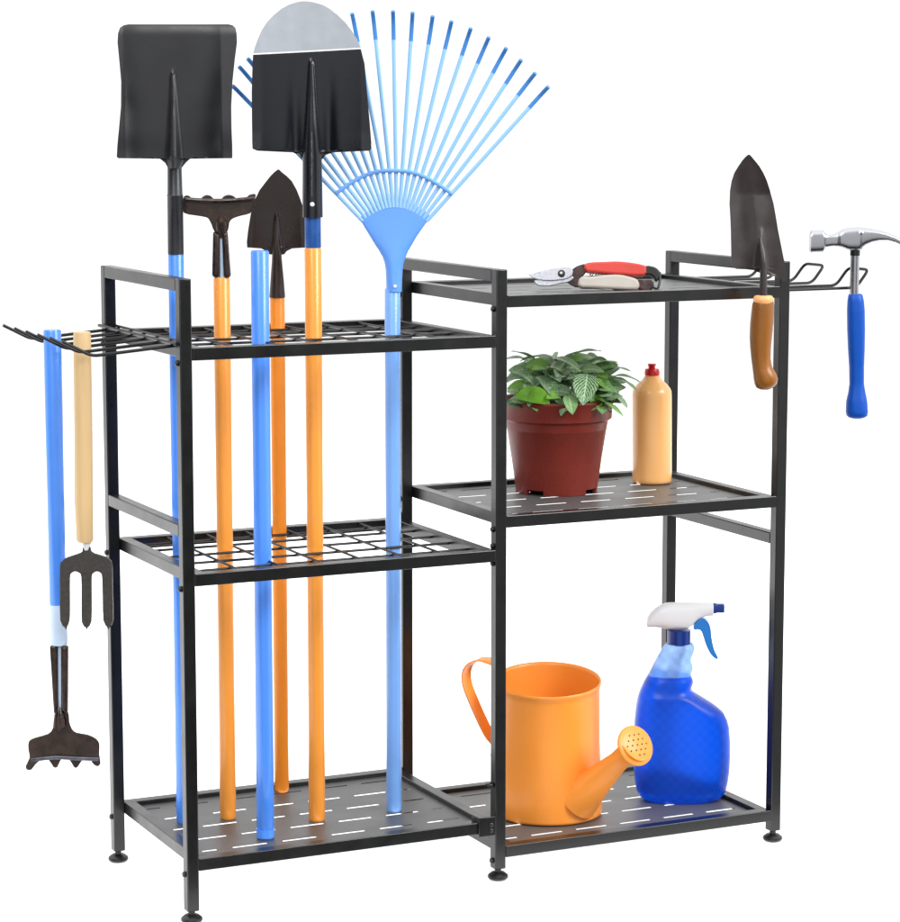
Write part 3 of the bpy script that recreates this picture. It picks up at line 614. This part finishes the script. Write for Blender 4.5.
# ---- hanging fork
t = thing('hand_fork', 'three-pronged grey iron fork hanging prongs-down from a pale wooden handle, beside the left back post', 'fork', FK['base'], RZ)
q0 = FK['pts']; xc = q0[1][0]
bm = BM(); slab(bm, FK['head'], -.003, .003, 2); done(bm, 'prongs', IRON, t, sharp=60, bevel=.0011, seg=3)
bm = BM(); lathe(bm, [(.0035, q0[2][1]-.004), (.0045, q0[2][1]), (.0058, q0[1][1]), (.006, q0[1][1]+.004)], 24, (q0[2][0], 0)); done(bm, 'ferrule', WHITE, t)
bm = BM(); rings(bm, [[(xx+r*math.cos(2*math.pi*j/32), r*math.sin(2*math.pi*j/32), z) for j in range(32)] for r, z, xx in
   ((.0090, q0[1][1], xc), (.0102, q0[1][1]+.003, xc), (.0112, q0[1][1]+.05, xc*.8), (.0108, (q0[0][1]+q0[1][1])/2, (xc+q0[0][0])/2), (.0104, q0[0][1]-.002, q0[0][0]), (.0095, q0[0][1], q0[0][0]))]); done(bm, 'handle', WOOD, t)
# ---- trowel
t = thing('garden_trowel', 'grey-brown pointed trowel with brown handle and peach collar, upright at the right front post', 'trowel', TR['base'], RZ)
rows = TR['blade']; q0 = TR['pts']; xr = q0[0][0]
def ytr(x, z):
    ze = max(z, rows[12][0]); a = lerp_at(rows, ze, 1); b = lerp_at(rows, ze, 2); c = (a+b)/2; u = max(-1, min(1, (x-c)/max((b-a)/2, .001)))
    y = .012*(1-u*u)*min(1, (rows[0][0]-z)/.05)+.022*max(0, u-.05)**1.3*min(1, (rows[0][0]-z)/.05)
    if z < q0[0][1]+.004:
        q = (q0[0][1]+.004-z)/.08; dx = (x-xr-.002)/(.004+.010*min(1, q))
        if abs(dx) < 1: y -= .010*min(1, q*1.3)*(math.cos(dx*math.pi)+1)/2
    return y
bm = BM(); sheet(bm, densify(rows, .0022), ytr, .0016, 60); done(bm, 'blade', TROWEL, t, sharp=50)
bm = BM(); tube(bm, [(q0[2][0], 0, q0[2][1]-.004), (q0[2][0], 0, q0[1][1]), (q0[1][0]-.0005, .002, q0[1][1]+.018), (q0[0][0], .008, q0[0][1]-.010)], [.0049, .0047, .0042, .002], 20); done(bm, 'shank', TROWEL, t)
bm = BM(); loft_rows(bm, densify(TR['grip'], .004), lambda z, h: h*.9, 2.1, 36); done(bm, 'grip', TGRIP, t, sharp=60)
bm = BM(); cz = TR['grip'][0][0]; cx = q0[5][0]
lathe(bm, [(.0055, cz+.0040), (.0075, cz+.0066), (.0110, cz+.0060), (.0130, cz+.0030), (.0133, cz-.0005), (.0124, cz-.0034), (.0100, cz-.0036)], 32, (cx, 0)); done(bm, 'collar', PEACH, t)
# ---- hammer
t = thing('claw_hammer', 'steel claw hammer with blue rubber grip at the right-hand hooks', 'hammer', HA['base'], RZ)
cols = HA['head']; q0 = HA['pts']
def hd(x, h):
    x0 = cols[0][0]
    if x < cols[4][0]-.001: return .0095
    if x < cols[7][0]: return .0065
    if x < cols[11][0]: return .0088
    return max(.0028, .0115-(x-cols[11][0])*.06)
R = []
cd = []
for a, b in zip(cols, cols[1:]):
    k = max(1, int((b[0]-a[0])/.002))
    for s in range(k): cd.append(tuple(a[i]*(1-s/k)+b[i]*s/k for i in range(3)))
cd.append(cols[-1])
bm = BM(); loft_cols(bm, cd, hd, 3., 40); hd_o = done(bm, 'head', STEEL, t, sharp=45)
sx = q0[0][0]
bm = BM(); lathe(bm, [(.0064, q0[1][1]-.0005), (.0066, q0[1][1]+.0005), (.0066, q0[0][1]+.003)], 24, (sx, 0)); done(bm, 'neck_collar', RUB, t)
bm = BM(); lathe(bm, [(.0060, q0[2][1]-.004), (.0060, q0[1][1]+.001)], 28, (sx, 0)); done(bm, 'shaft', STEEL, t)
bm = BM(); loft_rows(bm, densify(HA['grip'], .004), lambda z, h: h*.95, 2.4, 36); done(bm, 'grip', GRIPB, t, sharp=60)
# ---- spray bottle
t = thing('spray_bottle', 'blue spray bottle with white trigger head on the bottom right shelf', 'bottle', SB['base'], RZ)
q0 = SB['pts']
def spray_mat():
    m = mat('blue_liquid_in_clear_bottle', (.0, .05, .50), .30, spec=.35)
    n = m.node_tree.nodes; l = m.node_tree.links; p = n['Principled BSDF']
    tc = n.new('ShaderNodeTexCoord'); s = n.new('ShaderNodeSeparateXYZ'); l.new(tc.outputs['Object'], s.inputs[0])
    r = n.new('ShaderNodeValToRGB'); mr = n.new('ShaderNodeMapRange'); mr.inputs['From Max'].default_value = SB['body'][0][0]
    l.new(s.outputs['Z'], mr.inputs['Value']); l.new(mr.outputs[0], r.inputs[0])
    e = r.color_ramp.elements; k = q0[9][1]/SB['body'][0][0]
    e[0].position = k-.004; e[0].color = (.002, .095, .74, 1); e[1].position = k+.004; e[1].color = (.35, .58, .98, 1)
    p.inputs['Transmission Weight'].default_value = .6; p.inputs['IOR'].default_value = 1.36
    ch = n.new('ShaderNodeTexChecker'); ch.inputs['Scale'].default_value = 125
    mp = n.new('ShaderNodeMapping'); mp.inputs['Rotation'].default_value = (0, 0, 0); mp.inputs['Scale'].default_value = (1, 0, 1)
    l.new(tc.outputs['Object'], mp.inputs[0]); l.new(mp.outputs[0], ch.inputs['Vector'])
    ch.inputs['Color1'].default_value = (1, 1, 1, 1); ch.inputs['Color2'].default_value = (.86, .86, .93, 1)
    mx = n.new('ShaderNodeMix'); mx.data_type = 'RGBA'; mx.blend_type = 'MULTIPLY'; mx.inputs['Factor'].default_value = 1
    l.new(r.outputs[0], mx.inputs['A']); l.new(ch.outputs['Color'], mx.inputs['B']); l.new(mx.outputs['Result'], p.inputs['Base Color'])
    return m
def sdep(z, h): return min(h*.82, .033) if z > .012 else min(h*.82, .033)*(1-.12*(1-z/.012)**2)
bm = BM(); loft_rows(bm, densify(SB['body'], .003), sdep, 2.6, 56); done(bm, 'body', spray_mat(), t, sharp=60)
cx = (q0[0][0]+q0[1][0])/2; cr = (q0[1][0]-q0[0][0])/2
bm = BM(); zl, zh = q0[0][1], q0[2][1]; R = []
for z in (zl-.001, zl+.001, zh):
    R.append([(cx+(cr+(.0004 if j % 2 else 0))*math.cos(2*math.pi*j/72), (cr+(.0004 if j % 2 else 0))*math.sin(2*math.pi*j/72), z) for j in range(72)])
rings(bm, R); done(bm, 'collar', NAVY, t, sharp=60)
bm = BM(); loft_cols(bm, [c for c in SB['head']], lambda x, h: min(.0135, .0085+h*.3), 2.6, 36); done(bm, 'spray_head', WHITE, t, sharp=60)
a, b = q0[4], q0[6]; zc2 = (q0[6][1]+q0[7][1])/2; hn = (q0[6][1]-q0[7][1])/2
bm = BM(); loft_cols(bm, [(a[0]-.0005, zc2-hn, zc2+hn), (a[0]+.004, zc2-hn, zc2+hn), (a[0]+.0045, zc2-hn*.86, zc2+hn*.86), (b[0], zc2-hn*.86, zc2+hn*.86)], hn, 4, 24); done(bm, 'nozzle', NAVY, t, sharp=40)
bm = BM(); slab(bm, SB['trig'], -.0065, .0065, 3); done(bm, 'trigger', TRIG, t, sharp=60, bevel=.0022, seg=3)
# ---- watering can
t = thing('watering_can', 'orange metal watering can with perforated rose, on the bottom right shelf', 'watering can', WC['base'], RZ)
Rr = WC['pts'][1][0]; Rb_ = WC['pts'][3][0]; zm = WC['pts'][0][1]; zf, zk = WC['pts'][4][1], WC['pts'][5][1]
# rim slopes up to the back: its front and back heights are measured, perspective removed
tilt = .0085
def canring(r, z, k=0., seg=72): return [(r*math.cos(2*math.pi*j/seg), r*math.sin(2*math.pi*j/seg), z+k*math.sin(2*math.pi*j/seg)) for j in range(seg)]
bm = BM()
prof = [(.0, .0008, 0), (Rb_-.004, .0006, 0), (Rb_-.0006, .002, 0), (Rb_, .005, 0), (Rb_-.0012, .03, 0), (Rr+.0005, .10, .0), (Rr-.0005, zm-.012, tilt*.9), (Rr, zm-.006, tilt), (Rr+.0016, zm-.003, tilt), (Rr+.0020, zm-.0005, tilt), (Rr+.0010, zm+.0014, tilt), (Rr-.0008, zm+.0006, tilt), (Rr-.0016, zm-.004, tilt), (Rr-.0018, .10, 0), (Rb_-.003, .012, 0), (.001, .010, 0)]
rings(bm, [canring(max(r, .0005), z, k) for r, z, k in prof]); done(bm, 'body', CAN, t, sharp=60)
S0, S1, RC = WC['spout'][0], WC['spout'][2], WC['rose'][0]
A_ = Vector((S0[0]-.012, -.046, S0[1]-.006)); C_ = Vector((RC[0], -.098, RC[1]))
ax = (C_-A_).normalized()
bm = BM(); pts = [A_+ax*((C_-A_).length*k) for k in (0, .2, .45, .7, .88, .985)]
tube(bm, pts, [.030, .0245, .0185, .0140, .0140, .0225], 36); sp = done(bm, 'spout', CAN, t, sharp=60)
# rose: shallow domed disc facing up, right and towards the photographer
ra = (WC['rose'][2][0]-WC['rose'][1][0])/2+.0
rn = Vector((.46, -.66, .40)).normalized(); ru = rn.cross(Vector((0, 0, 1))).normalized(); rv = ru.cross(rn)
rr0 = .0272
bm = BM(); Rg = []
for r, h in ((rr0*.72, -.010), (rr0*.97, -.003), (rr0, -.001), (rr0*.99, .001), (rr0*.93, .0018), (rr0*.6, .0036), (rr0*.25, .0046), (.0004, .0048)):
    Rg.append([C_+rn*h+(ru*math.cos(2*math.pi*j/48)+rv*math.sin(2*math.pi*j/48))*r for j in range(48)])
rings(bm, Rg); rose = done(bm, 'rose', CAN, sp, sharp=60)
bm = BM()
for i in range(-2, 3):
    for j in range(-2, 3):
        u, v = i*.0078+(.0039 if j % 2 else 0), j*.0068
        rad = math.hypot(u, v)
        if rad > .0190: continue
        c = C_+rn*(.0049-.0032*(rad/(rr0*.93))**2)+ru*u+rv*v
        ring = [c+rn*-.001+(ru*math.cos(a*math.pi/5)+rv*math.sin(a*math.pi/5))*.00115 for a in range(10)]
        ring2 = [q+rn*.0013 for q in ring]; rings(bm, [ring, ring2])
done(bm, 'spray_holes', HOLE, sp)
bm = BM(); hp = [(x, 0, z) for x, z in WC['handle']]
hp = [(-Rr+.002, 0, hp[0][2]-.004)]+hp+[(-Rb_+.001, 0, hp[-1][2]-.012)]
tube(bm, smooth_path(hp, 6), .0115, 20, flat=.16 if 0 else 1., side=(0, 1, 0))
for v in bm.verts: pass
bm.free(); bm = BM()
path = smooth_path(hp, 6); R = []
for i, v in enumerate(path):
    tt = (path[min(i+1, len(path)-1)]-path[max(i-1, 0)]).normalized(); nn = (Vector((.50, .86, 0))-tt*tt.dot(Vector((.50, .86, 0)))).normalized(); bb = tt.cross(nn)
    R.append([v+nn*c_*.0115+bb*s_ for c_, s_ in ((-1, -.0009), (-.9, -.0018), (.9, -.0018), (1, -.0009), (1, .0009), (.9, .0004), (-.9, .0004), (-1, .0009))])
rings(bm, R); done(bm, 'handle', CAN, t, sharp=40)
# ---- potted plant
t = thing('potted_plant', 'bushy plant with white-veined leaves in a red-brown plastic pot on the middle right shelf', 'potted plant', PT['base'], RZ)
q0 = PT['pts']; Rt_, zT = q0[1]; zB = q0[2][1]; rS, zS = q0[3]; rB = q0[4][0]
seg = 96
def pr(r, z): return [(r*math.cos(2*math.pi*(j+.5)/seg), r*math.sin(2*math.pi*(j+.5)/seg), z) for j in range(seg)]
zf = .0072
bm = BM(); Rg = [pr(rB+.0003, zf), pr(rB+.0045*(zf/.04)+.004, .04), pr(rS-.0015, zS-.002), pr(rS+.0008, zS), pr(rS+.0036, zS+.0018), pr(Rt_-.003, zT-.008), pr(Rt_-.0008, zT-.0045), pr(Rt_, zT-.002), pr(Rt_-.001, zT), pr(Rt_-.003, zT-.001), pr(rS-.001, zS), pr(rB-.001, zf+.003), pr(.002, zf+.003)]
# foot ring with notches
vs = [[bm.verts.new(q) for q in r] for r in Rg]
for i in range(len(vs)-1):
    for j in range(seg): bm.faces.new((vs[i][j], vs[i][(j+1) % seg], vs[i+1][(j+1) % seg], vs[i+1][j]))
bm.faces.new(vs[-1])
inn = [bm.verts.new((v.co.x*.94, v.co.y*.94, zf)) for v in vs[0]]
def foot(j):
    a = (j % seg)*360/seg; k = (a-280+35+720) % 90
    return k < 70
lo = {}
def low(j):
    j %= seg
    if j not in lo:
        v = vs[0][j].co; s = .985
        lo[j] = (bm.verts.new((v.x*s, v.y*s, .0004)), bm.verts.new((v.x*s*.93, v.y*s*.93, .0004)))
    return lo[j]
for j in range(seg):
    k = (j+1) % seg
    if foot(j) and foot(j+1):
        a, b = low(j), low(k)
        bm.faces.new((vs[0][j], vs[0][k], b[0], a[0])); bm.faces.new((inn[j], a[1], b[1], inn[k])); bm.faces.new((a[0], b[0], b[1], a[1]))
        if not foot(j-1): bm.faces.new((vs[0][j], a[0], a[1], inn[j]))
        if not foot(j+2): bm.faces.new((vs[0][k], inn[k], b[1], b[0]))
    else: bm.faces.new((vs[0][j], vs[0][k], inn[k], inn[j]))
bm.faces.new(inn)
done(bm, 'pot', TERRA, t, sharp=45)
bm = BM(); lathe(bm, [(Rt_-.004, zT-.020), (Rt_-.0045, zT-.010), (.03, zT-.004), (.002, zT-.002)], 48); done(bm, 'soil', SOIL, t)
LM = leaf_material()
leafm = BM(); uvl = leafm.loops.layers.uv.new('UVMap'); vl = leafm.verts.layers.float.new('vary')
stm = BM()
def leaf(bm, root, d, up, L_, W_, curl, fold, vary, uvl=uvl, vl=vl, nz=10, nx=8, round_=.0):
    d = Vector(d).normalized(); s = d.cross(Vector(up)).normalized(); u = s.cross(d)
    G = []
    wob = random.uniform(0, 6.28); wa = random.uniform(.4, 1.2)
    for i in range(nz+1):
        t_ = i/nz
        wd = W_/2*(math.sin(math.pi*min(1, t_**(.78-.2*round_)))**(.72-.2*round_)) if 0 < i < nz else W_*.01
        row = []
        for j in range(nx+1):
            q = j/nx*2-1
            p_ = Vector(root)+d*(L_*t_*(1-.12*abs(curl)*t_))+s*(wd*q)-u*(curl*L_*t_*t_*.5)+u*(fold*abs(q)*wd)+u*(math.sin(t_*9+wob+q*1.5)*.0010*wa*abs(q))
            v = bm.verts.new(p_)
            if vl: v[vl] = vary
            row.append(v)
        G.append(row)
    for i in range(nz):
        for j in range(nx):
            f = bm.faces.new((G[i][j], G[i][j+1], G[i+1][j+1], G[i+1][j]))
            if uvl:
                for lp, (a, b) in zip(f.loops, ((i, j), (i, j+1), (i+1, j+1), (i+1, j))): lp[uvl].uv = (b/nx, a/nz)
def spray(c, tip_z, az, reach, n, sc=1., vary=None):
    """a stem from the soil to a rosette of leaves"""
    base = Vector((c[0]*.55, c[1]*.55, zT-.005)); top_ = Vector((c[0], c[1], tip_z))
    tube(stm, smooth_path([base, (base*.45+top_*.55)+Vector((0, 0, .006)), top_], 4), .0013, 6)
    for k in range(n):
        a = az+k*2.4+random.uniform(-.3, .3); el = random.uniform(-.1, .55)-.10*(k % 3)
        dd = Vector((math.cos(a)*math.cos(el), math.sin(a)*math.cos(el), math.sin(el)))
        vv = random.choice((.0, .5, .8, 1., 1.)) if vary is None else vary
        leaf(leafm, top_-Vector((0, 0, .004*k*.6)), dd, (random.uniform(-.3, .3), -random.uniform(.25, 1.0), .75), sc*random.uniform(.031, .044), sc*random.uniform(.020, .027), random.uniform(.35, .95), random.uniform(.05, .30), vv)
zR = zT
for x, y, z, az, n, sc in ((-.042, -.045, .026, 3.5, 5, .85), (-.044, -.02, .040, 2.9, 5, .85), (-.036, .02, .048, 2.0, 5, .95), (-.030, -.052, .026, 4.0, 5, .95), (-.022, -.01, .044, 3.3, 6, 1.05),
                       (.004, -.035, .036, 4.6, 6, 1.05), (.000, .025, .052, 2.0, 6, 1.1), (.018, -.058, .018, 4.9, 5, .95), (.024, .004, .050, .6, 6, 1.05), (.040, -.040, .030, 5.4, 6, 1.),
                       (.050, -.010, .040, .2, 6, 1.), (.042, .035, .048, .9, 5, 1.), (.062, -.025, .016, 5.9, 5, .85), (.060, .022, .030, .2, 5, .9), (.030, -.030, .046, 1.2, 6, .95), (-.012, -.040, .050, 3.0, 6, .95), (.052, -.038, .024, 5.0, 5, .85), (-.010, .055, .045, 1.6, 5, 1.), (-.040, -.055, .016, 3.9, 4, .8),
                       (.058, -.045, .010, 5.2, 5, .9), (-.044, -.05, .010, 4.2, 4, .85), (.00, -.06, .012, 4.4, 4, .85)):
    spray((x, y), zR+z-.002, az, .03, n+2, sc*.92)
# leaves that stand out of the outline
for r_, d_, L_, W_, cu, fo, va in (((.008, -.02, zR+.056), (.93, -.1, .42), .052, .024, .45, .2, 1.), ((-.050, -.01, zR+.050), (.75, -.2, .35), .046, .026, .5, .2, .9), ((.040, -.01, zR+.044), (.85, -.1, .40), .042, .028, .6, .1, .4), ((.074, -.01, zR+.030), (.90, -.2, .10), .040, .022, .6, .2, 1.), ((-.030, .0, zR+.050), (-.5, -.2, .4), .038, .026, .5, .2, .6), ((.056, -.01, zR+.036), (.80, -.1, .45), .042, .028, .9, .1, .5), ((-.040, .0, zR+.052), (-.9, -.1, .15), .044, .024, .5, .2, 1.),
                                  ((.074, -.02, zR+.028), (.9, -.3, -.05), .036, .024, .7, .1, .8), ((.070, -.03, zR+.012), (.72, -.3, -.45), .034, .024, .4, .1, .9), ((.046, -.05, zR+.006), (.93, -.35, -.22), .052, .020, .6, .1, .2),
                                  ((-.028, -.048, zR+.034), (.60, -.5, -.35), .052, .036, .7, .25, 1.), ((.038, -.058, zR+.038), (-.15, -.75, -.6), .050, .034, .5, .3, 1.), ((-.062, -.04, zR+.040), (.75, -.6, -.05), .044, .026, .7, .15, 1.), ((-.010, -.03, zR+.056), (.7, -.6, .12), .054, .026, .8, .2, .8), ((.012, -.07, zR+.012), (.15, -.7, -.45), .034, .020, .5, .2, .6)):
    leaf(leafm, r_, d_, (0, 0, 1) if abs(d_[2]) < .5 else (0, -.7, .7), L_, W_, cu, fo, va)
done(leafm, 'foliage', LM, t, sharp=80); done(stm, 'stems', STEM, t)
bm = BM(); sheet(bm, densify([(.1512, -.038, -.033), (.1503, -.043, -.028), (.1485, -.0475, -.0235), (.1455, -.0515, -.0195), (.141, -.0552, -.0163), (.1362, -.0572, -.0142), (.1325, -.0520, -.0130), (.1290, -.036, -.0125), (.1262, -.019, -.0125)], .0012), lambda x, z: -.080+9*(x+.036)**2-.12*(z-.138)+.0008*math.sin(x*260), .0006, 24)
done(bm, 'round_leaf', LEAFG, t, sharp=80, label='plain bright green rounded leaf without white veins')
# ---- squeeze bottle
t = thing('squeeze_bottle', 'pale orange squeeze bottle with red cap, right of the potted plant', 'bottle', SZ['base'], RZ)
bm = BM(); loft_rows(bm, densify(SZ['body'], .004), lambda z, h: h*.92, 2.1, 48); done(bm, 'body', DETERG, t, sharp=60)
bm = BM(); loft_rows(bm, SZ['cap'], lambda z, h: h, 2., 32); done(bm, 'cap', REDCAP, t, sharp=30)
# ---- secateurs
t = thing('pruning_shears', 'pruning shears with one red and one cream handle on the top right shelf', 'shears', (.6203, .1055, .7513), RZ)
t.rotation_euler = (math.radians(-14), 0, RZ)
bm = BM(); slab(bm, PR['blade'], -.0035, -.0005, 2); bl = done(bm, 'blade', BRUSHED, t, sharp=50, bevel=.0009, seg=3)
bm = BM(); slab(bm, PR['hook'], -.0004, .0030, 2); done(bm, 'counter_blade', BRUSHED, t, sharp=50, bevel=.0009, seg=3)
bm = BM(); slab(bm, PR['metal'], .0004, .0045, 2); done(bm, 'tang', DARKM, t, sharp=50, bevel=.0012, seg=3)
bm = BM(); dotter(bm, (*[PR['pts'][0][0]], -.0035, PR['pts'][0][1]), .0048, .003); pv = done(bm, 'pivot_bolt', RUB, t)
bm = BM(); dotter(bm, (PR['pts'][0][0], -.0062, PR['pts'][0][1]), .0020, .0012); done(bm, 'screw', STEEL, pv)
for nm, ky, ma, y0, y1 in (('grip', 'red', REDG, -.007, .009), ('grip', 'white', CREAM, -.009, .007)):
    bm = BM(); slab(bm, PR[ky], y0, y1, 3); done(bm, nm, ma, t, sharp=60, bevel=.0042, seg=4, label='red grip' if ky == 'red' else 'cream grip')
bm = BM(); slab(bm, PR['cap'], -.0055, .0065, 2); done(bm, 'grip_end', RUB, t, sharp=60, bevel=.0025, seg=3)
bm = BM(); slab(bm, PR['end'], -.007, .005, 2); done(bm, 'grip_end', DARKM, t, sharp=60, bevel=.0025, seg=3)
bm = BM(); e = PR['pts']; tube(bm, smooth_path([(e[1][0]-.006, -.005, e[1][1]+.004), (e[1][0]+.004, -.006, e[1][1]-.001), (e[2][0]+.001, -.005, e[2][1]-.004), (e[2][0]+.001, -.004, e[2][1]+.006)]), .0016, 8); done(bm, 'latch', RUB, t)
bm = BM(); cpt = [(-.018+.022*k/40+.0, 0, .0145) for k in range(41)]
tube(bm, [(-.016+.026*k/60, .001+.0022*math.cos(k*.75), .0150+.0022*math.sin(k*.75)) for k in range(61)], .0007, 6); done(bm, 'spring', STEEL, t)
